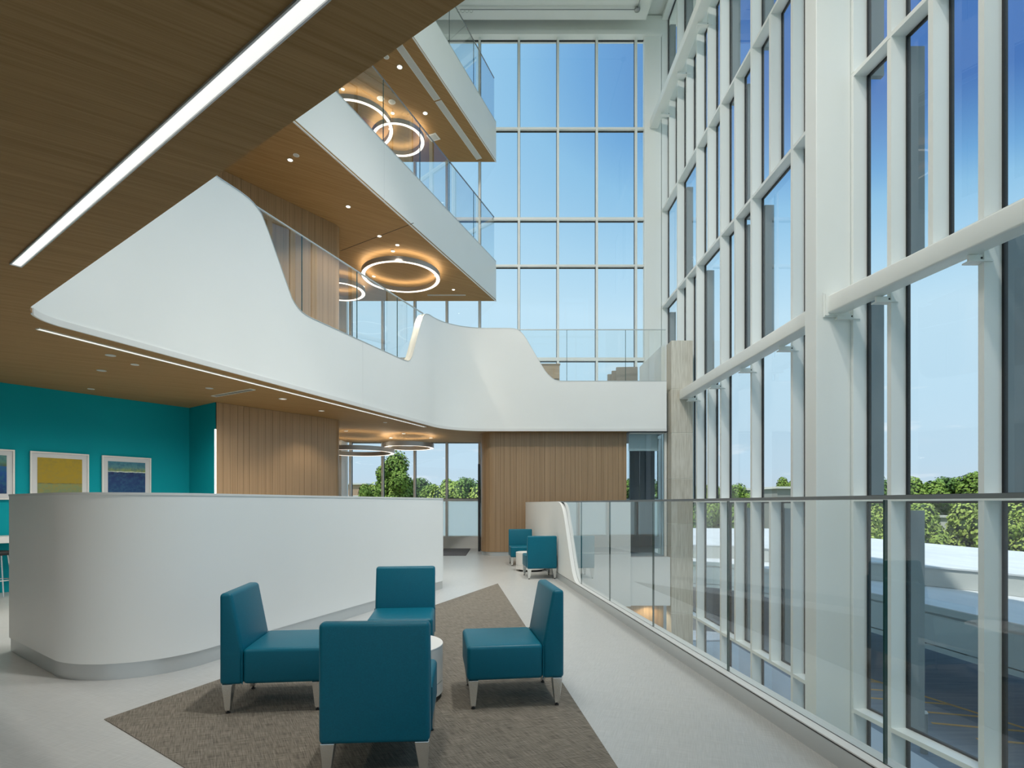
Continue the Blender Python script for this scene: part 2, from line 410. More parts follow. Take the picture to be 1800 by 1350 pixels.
for sx_ in (s_near(P2, y=10.75, lo=s_c),):
    MB().ribbon(sub(P2, sx_-.004, sx_+.004), -.001, .0012, 3.31, top2(at_s(P2, sx_))-.01).build('seam_line', 'seam_pale', par2)

def guard(name, P, joints, off, zb, zt, label, rail_r=.022, railmat='rail_metal', edge_mat='glass_edge', gmat='glass_guard', rail_s=None):
    """frameless glass guard: panels between joints, a thin rail on top"""
    g = empty(name, label=label, cat='railing')
    for s0, s1 in zip(joints, joints[1:]):
        S = sub(P, s0+.006, s1-.006)
        MB().ribbon(S, off-.008, off+.008, (lambda i: zb(S[i])-.02) if callable(zb) else zb-.02, zt-.02).build('glass_panel', gmat, g)
    for s0 in joints[1:-1]:
        S = sub(P, s0-.0045, s0+.0045); z0 = zb(S[0]) if callable(zb) else zb
        MB().ribbon(S, off-.0085, off+.0085, z0+.003, zt-.022).build('joint', edge_mat, g)
    S = sub(P, *(rail_s or (joints[0], joints[-1])))
    MB().ribbon(S, off-rail_r, off+rail_r, zt-.02, zt).build('top_rail', railmat, g, smooth=40)
    return g
jy = [s_near(P2, y=y, lo=s_c, hi=s_d) for y in (8.2, 9.26, 10.66, 12.06, 13.05)]
guard('glass_guard', P2, jy, -.08, top2, H2, 'glass guard in the dip of the curved white parapet, left part', .014, 'cap_metal')
lo_f = s_near(P2, x=0.0, lo=s_d-1)
jx = [s_near(P2, x=x, lo=lo_f) for x in (.4, 1.74, 3.25, 4.32)]
guard('glass_guard', P2, jx, -.08, top2, H2, 'glass guard on the bridge in front of the beige seats, beside the stone pier', .014, 'cap_metal')
for P, zc, zt, lab, ws in ((P3, Z3, T3, 'third-floor glass guard above the middle white slab edge', (.0,)), (P4, Z4, T4, 'topmost glass guard, above the highest white slab edge', (.0,))):
    fa = empty('wall_fascia', kind='structure')
    MB().ribbon(P, -.12, 0, zc+.045, zt+.08).build('panel', 'white_wall', fa)
    MB().ribbon(P, -.125, .006, zt+.08, zt+.09).build('cap', 'cap_metal', fa)
    MB().ribbon(P, -.02, .008, zc-.012, zc+.004).build('edge_trim', 'frame_white', fa)
    ys = [16.97-1.38*k for k in range(0, 10)][::-1]
    js = [s_near(P, y=y) for y in ys]
    js = [(y+3.0)/20.0*P[-1][2] for y in ys]
    guard('glass_guard', P, js, -.06, zt+.09, zt+1.47, lab, .013, 'rail_metal')
    MB().ribbon(sub(P, (11.4+3)/20*P[-1][2]-.004, (11.4+3)/20*P[-1][2]+.004), -.001, .0012, zc+.01, zt+.07).build('seam_line', 'seam_pale', fa)

# ------------------------------------------------------------------ level 1 rail: metal curb, white wall that swoops down, glass guard
P1 = path([(RAILX(-5.5), -5.5), (RAILX(14.25), 14.25), (3.36, 14.25)], [0], .08)
i_corner = min(range(len(P1)), key=lambda i: abs(P1[i][0].y-14.25)+abs(P1[i][0].x-RAILX(14.25)))
prof1 = [(8.72, .12), (8.8, .135), (8.9, .18), (9.0, .26), (9.09, .36), (9.6, 1.13), (9.72, 1.27), (9.84, 1.36), (9.98, 1.41), (10.15, 1.43), (10.3, 1.435)]
top1 = lambda q: interp(prof1, q[0].y)
rw = empty('wall_rail', kind='structure')
MB().ribbon(P1, 0, .13, .001, lambda i: top1(P1[i])).build('panel', 'white_wall', rw, smooth=30)
MB().ribbon(P1, -.008, -.0005, 0, .108).build('metal_base', 'brushed', rw)
MB().ribbon(P1, .0615, .0685, lambda i: top1(P1[i])-.01, lambda i: top1(P1[i])+.002).build('groove', 'gasket', rw)
MB().ribbon(P1, -.004, -.0003, .1085, .1125).build('reveal', 'gasket', rw)
MB().ribbon(P1, .125, .15, -1.26, .115).build('slab_fascia', 'white_wall', rw)
s8 = lambda y: (y+5.5)/(14.25+5.5)*P1[i_corner][2]
jr = [s8(y) for y in (-4.8, -3.3, -1.81, -.31, 1.18, 2.674, 4.16, 5.66, 7.155, 8.65, 10.1)]
guard('glass_guard', P1, jr, .065, top1, 1.44, 'long glass guard with dark top rail beside the walkway, right of the blue chairs', .03, rail_s=(s8(-4.8), P1[-1][2]))
MB().box(3.36, 4.42, 14.22, 14.36, -1.26, 0).build('slab_fascia', 'white_wall', rw)

# ------------------------------------------------------------------ reception half wall
PD = path([(-4.66, 5.177), (-2.90, 3.907), (-.885, 9.14), (-2.4, 9.74)], [.7, .22], .12)
dk = empty('reception_half_wall', (0, 0, 0), label='long curved white half wall with metal plinth behind the blue chairs', cat='half wall')
MB().ribbon(PD, -.15, 0, .13, 1.468).build('panel', 'white_wall', dk, smooth=30)
MB().ribbon(PD, -.15, -.012, 0, .13).build('plinth', 'brushed', dk, smooth=30)
MB().ribbon(PD, -.155, .005, 1.468, 1.488).build('cap', 'frame_white', dk, smooth=30)

# ------------------------------------------------------------------ wood-clad, teal and plain walls
def planked(name, P, z0, z1, wmean, m_='wood_wall', seed=1):
    r = random.Random(seed); root = empty(name, kind='structure')
    MB().ribbon(P, -.12, -.002, z0, z1).build('backing', 'joint_dark', root, smooth=30)
    s_ = 0; L = P[-1][2]
    while s_ < L-.02:
        w_ = min(wmean*r.uniform(.75, 1.25), L-s_)
        if L-s_-w_ < .05: w_ = L-s_
        MB().ribbon(sub(P, s_+.002, s_+w_-.002), -.003, .012+r.uniform(-.0015, .0015), z0+.004, z1-.004).build('plank', m_, root, smooth=30)
        s_ += w_
    return root
WL = path([(-5.335, 10.245), (-3.62, 12.48), (-5.2, 13.8)], [.22], .1)
planked('wall_left', WL, 0, 3.3, .14, seed=3)
WL2 = path([(-9.4, 4.85), (-3.62, 12.48), (-5.2, 13.8)], [.22], .15)
for lev, z0, z1 in ((2, 4.48, 7.7), (3, 8.85, 12.03)):
    planked('wall_left', WL2 if lev == 2 else WL, z0, z1, .17, seed=4+lev)
WB = path([(-.53, 16.9), (-.53, 14.62), (3.37, 14.62)], [.38], .1)
WBr = [(q[0], -q[1], q[2]) for q in WB]
WBr = path([(-.53, 16.95), (-.53, 14.62), (3.37, 14.62)], [.38], .1)
planked('wall_back', WBr, .10, 3.3, .14, seed=9)
MB().ribbon(WBr, -.12, -.01, 0, .10).build('baseboard_back', 'brushed', kind='structure', smooth=30)
# teal room
MB().prism([(-9.4, 6.42), (-6.19, 10.86), (-6.29, 10.93), (-9.5, 6.49)], 0, 3.3).build('wall_teal', 'teal_paint', kind='structure')
MB().prism([(-6.19, 10.86), (-5.355, 10.25), (-5.30, 10.33), (-6.19, 10.99)], 0, 3.3).build('wall_teal.001', 'teal_paint', kind='structure')
o = MB().prism([(-5.345, 10.20), (-5.322, 10.20), (-5.322, 10.225), (-5.345, 10.225)], .0, 2.79).build('light_strip', 'strip_bright'); tag(o, 'narrow vertical white light strip where the teal wall meets the wood', 'light')
# outer shell
MB().box(-13.2, -13, -6.3, 17.3, -.3, 17).build('wall_far_left', 'white_wall', kind='structure')
MB().box(-13, -4.80, 17.0, 17.2, 0, 16.4).build('wall_back.002', 'white_wall', kind='structure')
MB().prism([(-5.3, 16.4), (-4.78, 16.4), (-4.78, 17.0), (-5.3, 17.0)], 0, 3.3).build('wall_pier', 'white_wall', kind='structure')
# unseen wall behind the camera, with tall windows added to let in daylight
wf = empty('wall_front', kind='structure')
MB().box(-13, -6.4, -6.3, -6.1, -4.5, 16.5).build('wall', 'white_wall', wf)
for x in (-6.4, -5.0, -3.6, -2.2, -.8, .6, 2.0, 3.4, 4.8, 6.2):
    MB().box(x-.04, x+.04, -6.3, -6.14, -4.5, 16.5).build('mullion', 'white_metal', wf)
for z in (-1.5, .3, 3.3, 4.5, 7.7, 8.85, 12.03, 13.2, 16.2):
    MB().box(-6.4, 6.4, -6.28, -6.16, z-.06, z+.06).build('transom', 'white_metal', wf)
MB().box(-6.4, 6.4, -6.23, -6.21, -4.5, 16.5).build('pane', 'glass_clear', wf)

# ------------------------------------------------------------------ right curtain wall
def WX(y):
    t_ = 7.75-y
    if t_ <= 0: return 5.0
    if t_ < 3: return 5+.0917*t_+.016*t_*t_
    return 5+.0917*3+.016*9+(.0917+.096)*(t_-3)*.6
def y_at(px):
    lo_, hi_ = 3.0, 17.0
    for _ in range(50):
        m_ = (lo_+hi_)/2
        if WX(m_)/m_*F+CX > px: lo_ = m_
        else: hi_ = m_
    return m_
far = [16.94-.76*k for k in range(12)]
near = [y_at(1500), y_at(1566.5), y_at(1640), y_at(1730)]
while near[-1] > -5.0: near.append(near[-1]-.66)
rows = [(-4.5, -1.57), (-1.51, 1.43), (1.49, 4.43), (4.49, 7.46), (7.52, 10.46), (10.52, 13.36), (13.42, 16.39)]
miss_far = {0: {5, 7, 9, 3, 1}, 1: {5, 1, 3}, 2: {7, 9, 1}, 3: {1, 5, 9}, 4: {1, 3}, 5: {7, 9}, 6: {1, 3, 8}}
miss_near = {0: {2, 6}, 1: {2, 5, 9}, 2: {2, 6, 8}, 3: {5, 8}, 4: {4, 7}, 5: {3, 6}, 6: {5}}
fins_far = {1: {7, 9}, 2: set(), 3: {0, 4, 8, 7}, 4: {2, 7, 10}, 5: {6, 8, 9, 3}, 6: {0, 2, 6, 9}, 0: set()}
fins_near = {0: set(), 1: {1, 4, 7}, 2: {0, 3, 5}, 3: {1, 4, 6}, 4: {0, 2, 5}, 5: {1}, 6: {2}}
DEP = .21; MW = .075
cw = empty('window_1', kind='structure')
def cell(y0, y1, z0, z1):           # y0 > y1 : clear opening between mullions
    a0, a1 = WX(y0), WX(y1)
    p = MB().prism([(a0+DEP-.012, y0), (a1+DEP-.012, y1), (a1+DEP+.012, y1), (a0+DEP+.012, y0)], z0+.02, z1-.02).build('pane', 'glass_clear', cw)
    g = MB(); e = .026
    X = lambda y: WX(y)+DEP
    def strip(ya, yb, za, zb_):
        g.prism([(X(ya)-.02, ya), (X(yb)-.02, yb), (X(yb)+.02, yb), (X(ya)+.02, ya)], za, zb_)
    strip(y0, y1, z0, z0+e); strip(y0, y1, z1-e, z1); strip(y0, y0-e, z0+e, z1-e); strip(y1+e, y1, z0+e, z1-e)
    g.build('gasket', 'gasket', p)
def run(stations, miss, fins, lastgap, limit):
    n = len(stations)
    for r_, (z0, z1) in enumerate(rows):
        idx = [i for i in range(n) if i not in miss.get(r_, ())]
        for i in idx:
            y = stations[i]; a = WX(y)
            MB().box(a, a+DEP, y, y+MW, z0-.0, z1+.0).build('mullion', 'white_metal', cw)
            if i in fins.get(r_, ()):
                MB().box(a+DEP+.05, a+DEP+.23, y+.005, y+.075, z0-.05, z1-.12).build('fin', 'fin_grey', cw)
        for a_, b2 in zip(idx, idx[1:]):
            cell(stations[a_], stations[b2]+MW, z0, z1)
    for r_ in range(len(rows)):
        zt = rows[r_][1]; zn = rows[r_+1][0] if r_+1 < len(rows) else zt+.12
        for a_, b2 in zip(range(n), range(1, n)):
            y0, y1 = stations[a_]+MW, stations[b2]+MW
            MB().prism([(WX(y0), y0), (WX(y1), y1), (WX(y1)+DEP, y1), (WX(y0)+DEP, y0)], zt, zn).build('transom', 'white_metal', cw)
run(far, miss_far, fins_far, 0, 0)
run(near, miss_near, fins_near, 0, 0)
for r_, (z0, z1) in enumerate(rows):     # cell behind the column and the far end closure
    cell(far[-1], near[0]+MW, z0, z1)
    MB().box(5.0, 5.0+DEP, near[0]+MW, far[-1]+MW, z1, z1+.06).build('transom', 'white_metal', cw)
MB().box(4.98, 5.25, 17.0, 17.3, -4.5, 16.5).build('corner_post', 'white_metal', cw)

def column(name, x0, x1, y0, y1, z0, z1, shaft='white_metal'):
    c = empty(name, (x0, y0, 0), kind='structure')
    MB().box(0, x1-x0, 0, y1-y0, z0, z1).build('shaft', shaft, c, bevel=(.008, 2))
    return c
column('column', 4.50, 4.99, 7.79, 8.08, -4.5, 16.4)
column('column', 4.46, 4.98, 16.93, 17.12, 3.4, 16.05)
column('column', 5.45, 6.0, .2, .5, -4.5, 16.4)
def beam(x0, y0, x1, y1, z0, z1, brackets, plate_near=False):
    b0 = empty('steel_beam', kind='structure')
    d = (Vector((x1, y1))-Vector((x0, y0))).normalized(); n = Vector((-d.y, d.x))
    if n.x < 0: n = -n
    a, e = Vector((x0, y0)), Vector((x1, y1))
    MB().prism([tuple(a), tuple(e), tuple(e+n*.25), tuple(a+n*.25)], z0, z1).build('tube', 'white_metal', b0, bevel=(.022, 3), smooth=50)
    for y in brackets:
        bx = a.x+(e.x-a.x)*(y-a.y)/(e.y-a.y)+.14
        br = MB().box(bx, WX(y)+.05, y-.015, y+.015, z0-.075, z0-.005).box(bx-.02, WX(y)+.09, y-.05, y+.06, z0-.09, z0-.075).build('bracket', 'white_metal', b0)
        MB().tube((WX(y)-.01, y-.018, z0-.04), (WX(y)-.01, y+.018, z0-.04), .012, n=8).build('bolt', 'black_metal', br)
    if plate_near:
        MB().box(x0-.05, x0+.30, y0-.012, y0+.0, z0-.05, z1+.05).box(x0-.03, x0+.28, y0-.03, y0-.012, z0-.03, z1+.03).build('end_plate', 'white_metal', b0)
beam(4.64, 8.09, 4.64, 14.19, 4.10, 4.34, [y+.03 for y in (far[4], far[6], far[8], far[10])])
yb = 2.2
beam(4.64, 7.78, 4.64+.161*(7.78-yb), yb, 4.10, 4.35, [near[0]+.03, near[1]+.03, near[3]+.03], True)
beam(4.62, 8.09, 4.62, 16.92, 13.0, 13.25, [far[1]+.03, far[3]+.03, far[5]+.03, far[7]+.03])

# stone-clad pier at the end of the bridge
pier = empty('stone_pier', (4.44, 14.2, 0), kind='structure')
MB().box(.008, .552, .008, .412, -4.5, 5.636).build('core', 'stone_joint', pier)
zs = [-4.45, -2.9, -1.46, -.02, .87, 2.04, 3.23, 4.375, 5.645]
for z0, z1 in zip(zs, zs[1:]):
    MB().box(.0, .56, .0, .02, z0+.009, z1-.009).build('stone_panel', 'stone', pier)
    MB().box(.0, .02, .022, .42, z0+.009, z1-.009).build('stone_panel', 'stone', pier)
# white side parapet above the bridge end
MB().box(4.30, 4.42, 14.62, 16.9, 4.48, 5.62).build('wall_bridge_side', 'white_wall', kind='structure')

# ------------------------------------------------------------------ back curtain wall
bw = empty('window_2', kind='structure')
mx_ = [-4.68, -3.68, -2.68, -1.68, -.655, .57, 1.785, 2.995, 4.215, 4.95]
rz = [(0, .37), (.37, 1.49), (1.55, 3.30), (3.30, 5.84), (5.94, 8.77), (8.83, 10.22), (10.30, 13.04), (13.10, 15.88)]
tz = [(1.49, 1.55), (5.84, 5.94), (8.77, 8.83), (10.22, 10.30), (13.04, 13.10)]
for i, x in enumerate(mx_):
    MB().box(x-.032, x+.032, D-.13, D+.02, 0, 15.9).build('mullion', 'white_metal', bw)
for i, (x0, x1) in enumerate(zip(mx_, mx_[1:])):
    for z0, z1 in tz:
        MB().box(x0+.032, x1-.032, D-.12, D+.02, z0, z1).build('transom', 'white_metal', bw)
    for k, (z0, z1) in enumerate(rz):
        if k == 0:
            MB().box(x0+.032, x1-.032, D-.12, D+.02, z0, z1-.0).build('base_panel', 'white_metal', bw); continue
        if z0 == 3.30:
            z0 = 4.48
            MB().box(x0+.032, x1-.032, D-.02, D+.02, 3.30, 4.48).build('spandrel', 'white_metal', bw)
        p = MB().box(x0+.032, x1-.032, D-.01, D+.012, z0, z1).build('pane', 'glass_frosted' if k == 1 else 'glass_clear', bw)
        g = MB(); e = .02; X0, X1 = x0+.032, x1-.032
        for bx in ((X0, X1, z0, z0+e), (X0, X1, z1-e, z1), (X0, X0+e*.6, z0+e, z1-e), (X1-e*.6, X1, z0+e, z1-e)):
            g.box(bx[0], bx[1], D-.03, D+.02, bx[2], bx[3])
        g.build('gasket', 'gasket' if k != 1 else 'white_metal', p)
MB().box(-5.0, 5.0, D-.25, D+.1, 15.88, 16.02).box(-5.0, 5.0, D-.20, D+.1, 16.02, 16.5).build('header', 'white_metal', bw)

# storefront beside the wood wall, with roller shade
st = empty('window_3', kind='structure')
for x in (4.38,):
    MB().box(x-.03, x+.03, 14.50, 14.60, 0, 3.27).build('mullion', 'white_metal', st)
for x0, x1 in ((3.385, 3.70), (3.70, 4.0), (4.0, 4.35)):
    MB().box(x0+.003, x1-.003, 14.54, 14.555, 0, 3.25).build('pane', 'glass_tinted', st)
MB().box(3.43, 4.35, 14.50, 14.60, 3.25, 3.30).build('transom', 'white_metal', st)
o = MB().box(3.44, 4.22, 14.66, 14.67, 2.82, 3.27).tube((3.44, 14.665, 2.82), (4.22, 14.665, 2.82), .012).build('roller_shade', 'shade_cloth'); tag(o, 'short white roller shade at the top of the dark glazed room', 'shade')
MB().box(3.70, 4.40, 15.6, 15.7, 0, 3.3).build('wall_dark_room', 'dark_wall', kind='structure')
MB().box(3.38, 4.4, 14.36, 17, 3.28, 3.299).build('ceiling_dark_room', 'dark_wall', kind='structure')
# door edge and plates at the rounded end of the wood wall
dr = empty('door_1', kind='structure')
MB().box(-.66, -.61, 15.9, 16.85, .02, 2.55).build('leaf', 'door_dark', dr)
for z, h in ((1.70, .09), (1.50, .09)):
    MB().box(-.562, -.552, 15.22, 15.36, z-h, z+h).build('wall_plate', 'black_metal')
for i, o in enumerate([o for o in COL.objects if o.name.startswith('wall_plate')]):
    tag(o, 'upper small dark plate on the rounded end of the wood wall' if i == 0 else 'lower small dark plate on the rounded end of the wood wall', 'wall plate')

# ------------------------------------------------------------------ lower level seen through the gap
MB().box(-13, 6, -6, 17.2, -4.7, -4.5).build('floor.004', 'floor_grey', kind='structure')
WLo = path([(0.9, 14.9), (4.44, 14.9)], [], .2)
planked('wall_lower', WLo, -4.5, -1.26, .45, 'wood_warm', 12)
MB().box(.65, 4.42, 14.36, 14.95, -1.28, -1.26).build('ceiling_lower', 'ceiling_white', kind='structure')
MB().prism([(RAILX(-6)+.1, -6), (RAILX(14.2)+.1, 14.3), (-6, 14.3), (-6, -6)], -1.30, -1.26).build('ceiling_lower.001', 'ceiling_white', kind='structure')

for x in (1.6, 2.9, 4.0):
    o = empty('lower_downlight', (x, 14.62, -1.28), label='downlight grazing the pale wood wall of the lower level', cat='downlight', group='lower-level downlights')
    MB().lathe([(.001, -.005), (.05, -.005), (.05, -.001), (.001, -.001)], n=20).build('lens', 'lamp_dim', o)
    d = bpy.data.lights.new('lamp', 'SPOT'); d.energy = 26; d.spot_size = math.radians(150); d.spot_blend = .6; d.color = (1, .86, .64); d.shadow_soft_size = .05
    l = bpy.data.objects.new('lamp', d); COL.objects.link(l); l.parent = o; l.location = (0, 0, -.02)

# ------------------------------------------------------------------ furniture
def make_chair(vinyl, name='lounge_chair'):
    root = empty(name, (0, 0, 0))
    MB().box(-.275, .275, -.19, .335, .195, .432).build('seat', vinyl, root, smooth=35, bevel=(.028, 4))
    prof = [(-.335, .195), (-.335, .800), (-.258, .800), (-.188, .435), (-.188, .195)]
    n = len(prof); vs = [(-.275, y, z) for y, z in prof]+[(.275, y, z) for y, z in prof]
    fs = [tuple(range(n)), tuple(range(2*n-1, n-1, -1))]+[(i, n+i, n+(i+1) % n, (i+1) % n) for i in range(n)]
    MB().add(vs, fs).build('backrest', vinyl, root, smooth=35, bevel=(.024, 4))
    for sx_ in (-1, 1):
        MB().box(sx_*.276-.003, sx_*.276+.003, -.191, -.186, .20, .425).build('seam', vinyl, root)
        for sy in (-1, 1):
            cx_, cy_ = sx_*.234, sy*.290
            vs = []
            for z, a in ((.197, .036), (.02, .017)):
                ox = sx_*(.008 if z < .1 else 0)
                vs += [(cx_+ox-a, cy_-a*.95, z), (cx_+ox+a, cy_-a*.95, z), (cx_+ox+a, cy_+a*.95, z), (cx_+ox-a, cy_+a*.95, z)]
            lg = MB().add(vs, [(0, 1, 2, 3), (7, 6, 5, 4), (0, 4, 5, 1), (1, 5, 6, 2), (2, 6, 7, 3), (3, 7, 4, 0)]).build('leg', 'chrome', root, bevel=(.003, 2))
            MB().lathe([(.006, .02), (.006, .010), (.014, .008), (.014, 0)], (cx_+sx_*.008, cy_, 0), 14).build('glide', 'rubber', lg)
    return root
proto = make_chair('teal_vinyl'); index_kids()
def put(o, x, y, fx, fy, label, group):
    o.location = (x, y, z_floor); o.rotation_euler = (0, 0, math.atan2(fy, fx)-math.pi/2); tag(o, label, 'chair', group)
z_floor = .0052
G = 'blue lounge chairs around the front drum table'
put(proto, .071, 3.989, -.992, -.125, 'blue vinyl armless chair on the right of the drum table, seen side-on facing left', G)
put(copy_tree(proto), -1.551, 3.907, .994, .105, 'blue vinyl armless chair on the left, seen side-on facing right toward the drum table', G)
put(copy_tree(proto), -.650, 3.055, -.06, 1.0, 'blue vinyl armless chair nearest the camera, its back toward us', G)
put(copy_tree(proto), -.870, 4.880, .09, -.99, 'blue vinyl armless chair behind the drum table, facing us before the white half wall', G)
z_floor = 0
G = 'blue lounge chairs by the far end of the walkway'
put(copy_tree(proto), .735, 10.41, -.11, 1.0, 'blue vinyl armless chair far back, its back toward us, beside the swooping white wall', G)
put(copy_tree(proto), .48, 12.55, .06, -1.0, 'blue vinyl armless chair farthest back, facing us before the wood wall', G)

def make_table():
    root = empty('drum_table', (0, 0, 0))
    MB().lathe([(0.001, 0), (.245, 0), (.245, .04), (.001, .04)], n=48).build('base', 'rubber', root, smooth=40)
    MB().lathe([(.001, .04), (.300, .04), (.300, .122), (.001, .122)], n=64).build('lower_band', 'laminate_white', root, smooth=40)
    MB().lathe([(.001, .122), (.294, .122), (.294, .128), (.001, .128)], n=64).build('shadow_gap', 'seam', root, smooth=40)
    MB().lathe([(.001, .128), (.300, .128), (.300, .375), (.001, .375)], n=64).build('drum', 'laminate_white', root, smooth=40)
    MB().lathe([(.001, .375), (.301, .375), (.302, .380), (.300, .384), (.001, .384)], n=64).build('top', 'frame_white', root, smooth=40)
    return root
tb = make_table(); index_kids()
tb.location = (-.72, 3.95, .0052); tag(tb, 'round white drum table amid the four front blue chairs', 'table', 'white drum tables')
t2 = copy_tree(tb); t2.location = (.62, 11.42, 0); tag(t2, 'small round white drum table between the two far blue chairs', 'table', 'white drum tables')

# seats and cabinet on the bridge
bproto = make_chair('beige_fabric', 'bridge_chair'); index_kids()
for i, (x, y, lab) in enumerate(((3.60, 15.70, 'beige upholstered chair on the bridge, rightmost and largest of the row'),
                                 (3.53, 16.12, 'beige upholstered chair on the bridge, second in the row behind the nearest one'),
                                 (3.49, 16.54, 'beige upholstered chair on the bridge, last and smallest of the row'))):
    o = bproto if i == 0 else copy_tree(bproto)
    o.location = (x, y, 4.48); o.rotation_euler = (0, 0, math.radians(-4)); o.scale = (1.1, .58, 1.0) if i == 0 else (1, .58, 1.0)
    tag(o, lab, 'chair', 'beige chairs on the bridge')
cb = empty('wooden_cabinet', (1.42, 16.0, 4.48), label='pale wooden cabinet on the bridge behind the dip of the white parapet', cat='cabinet')
MB().box(-.28, .28, -.25, .25, .04, .92).build('body', 'cabinet_wood', cb, bevel=(.006, 2))
MB().box(-.30, .30, -.27, .27, .92, .95).build('top', 'cabinet_wood', cb)
MB().box(-.26, .26, -.262, -.25, .50, .515).box(-.26, .26, -.262, -.25, .08, .09).build('reveal', 'joint_dark', cb)
MB().box(-.24, .24, -.22, .22, 0, .04).build('plinth', 'black_metal', cb)

# counter and stool on the left
wd = Vector((.585, .811)); wn = Vector((.811, -.585))     # along the teal wall / into the room
p0 = Vector((-9.3, 6.56)); p1 = p0+wd*3.6
ct = empty('wall_counter', (p0.x, p0.y, 0), label='white counter along the teal wall at the left edge of the photo', cat='counter')
q = [Vector((0, 0))+wn*.02, wd*3.6+wn*.02, wd*3.6+wn*.50, wn*.50]
MB().prism([tuple(v) for v in q], .80, .90).build('top', 'frame_white', ct, bevel=(.004, 2))
for s_ in (.1, 3.5):
    q = [wd*(s_-.02)+wn*.05, wd*(s_+.02)+wn*.05, wd*(s_+.02)+wn*.46, wd*(s_-.02)+wn*.46]
    MB().prism([tuple(v) for v in q], 0, .80).build('support', 'frame_white', ct)
def stool(x, y, lab):
    s_ = empty('bar_stool', (x, y, 0), .3, label=lab, cat='stool', group='stools at the wall counter')
    MB().lathe([(.001, .62), (.15, .62), (.165, .635), (.165, .665), (.15, .68), (.001, .68)], n=28).build('seat', 'rubber', s_, smooth=50)
    for a in range(4):
        th = a*math.pi/2+math.pi/4; c_, d_ = math.cos(th), math.sin(th)
        MB().tube((c_*.12, d_*.12, .62), (c_*.20, d_*.20, 0), .011, n=8).build('leg', 'chrome', s_)
    MB().lathe([(.178, .235), (.186, .235), (.186, .25), (.178, .25)], n=28, closed=True).build('footrest', 'chrome', s_, smooth=60)
stool(-7.60, 8.25, 'chrome-legged dark bar stool under the counter, at the left edge of the photo')

# framed pictures on the teal wall
def picture(t_, width, zb_, zt, artm, lab):
    c = Vector((-6.19, 10.86))-wd*t_+wn*.0
    o = empty('framed_picture', (c.x+wn.x*.012, c.y+wn.y*.012, zb_), math.atan2(wd.y, wd.x), label=lab, cat='picture', group='framed abstract prints on the teal wall')
    h = zt-zb_; hw = width/2; fw = .022
    f = MB().box(-hw, hw, -.035, 0, 0, fw).box(-hw, hw, -.035, 0, h-fw, h).box(-hw, -hw+fw, -.035, 0, fw, h-fw).box(hw-fw, hw, -.035, 0, fw, h-fw)
    f.build('frame', 'frame_white', o)
    MB().box(-hw+fw, hw-fw, -.012, -.004, fw, h-fw).build('mount', 'mount_board', o)
    MB().box(-.30*width/.79, .30*width/.79, -.018, -.012, 0, .60).build('print', artm, o, loc=(0, 0, .095))
picture(1.096, .782, 1.46, 2.25, 'art_navy', 'white-framed print, navy blue below pale green, right of the gold one')
picture(2.078, .795, 1.46, 2.25, 'art_gold', 'white-framed print with a gold field above grey green, middle of the three')
picture(3.063, .795, 1.46, 2.25, 'art_blue', 'white-framed deep blue print cut by the left edge of the photo')

# ------------------------------------------------------------------ ring pendants
def ring(x, y, z, dia, zc, lab, grp, power):
    o = empty('ring_pendant', (x, y, z), label=lab, cat='pendant light', group=grp)
    R = dia/2; wd_ = .105; h = .12
    MB().lathe([(R-wd_, .004), (R-wd_, h), (R-wd_+.006, h), (R-wd_+.006, .004)], n=72, closed=True).build('inner_band', 'ring_metal', o, smooth=40)
    MB().lathe([(R-.006, .0), (R-.006, h), (R, h), (R, .0)], n=72, closed=True).build('outer_band', 'ring_metal', o, smooth=40)
    MB().lathe([(R-wd_+.006, .006), (R-wd_+.006, .014), (R-.006, .014), (R-.006, .006)], n=72, closed=True).build('diffuser', 'ring_light', o, smooth=40)
    MB().lathe([(R-wd_+.006, h-.014), (R-wd_+.006, h-.008), (R-.006, h-.008), (R-.006, h-.014)], n=72, closed=True).build('uplight', 'ring_up', o, smooth=40)
    for k in range(3):
        th = 2*math.pi*k/3+.5
        ca = MB().tube((math.cos(th)*(R-.04), math.sin(th)*(R-.04), h), (math.cos(th)*(R-.04), math.sin(th)*(R-.04), zc-z-.012), .0025, n=6).build('cable', 'chrome', o)
        MB().lathe([(.001, -.02), (.05, -.02), (.05, 0), (.001, 0)], (math.cos(th)*(R-.04), math.sin(th)*(R-.04), zc-z), 20).build('canopy', 'frame_white', ca)
ring(-2.60, 15.4, 2.96, 1.43, 3.3, 'smaller ring pendant near the ground-floor window, right of the wide one', 'ring pendants', 1)
ring(-4.00, 15.2, 2.80, 2.06, 3.3, 'wide low ring pendant partly behind the wood wall above the half wall', 'ring pendants', 1)
ring(-2.66, 14.6, 7.43, 2.07, Z3, 'large lit ring pendant under the middle wooden soffit', 'ring pendants', 1)
ring(-4.57, 15.5, 7.40, 1.42, Z3, 'small ring pendant half hidden by the wood wall under the middle soffit', 'ring pendants', 1)
ring(-4.02, 15.0, 11.75, 2.10, Z4, 'large ring pendant under the top soffit, cut by the ceiling edge', 'ring pendants', 1)
ring(-2.92, 15.56, 11.74, 1.49, Z4, 'smaller ring pendant under the top soffit, overlapping the large one', 'ring pendants', 1)

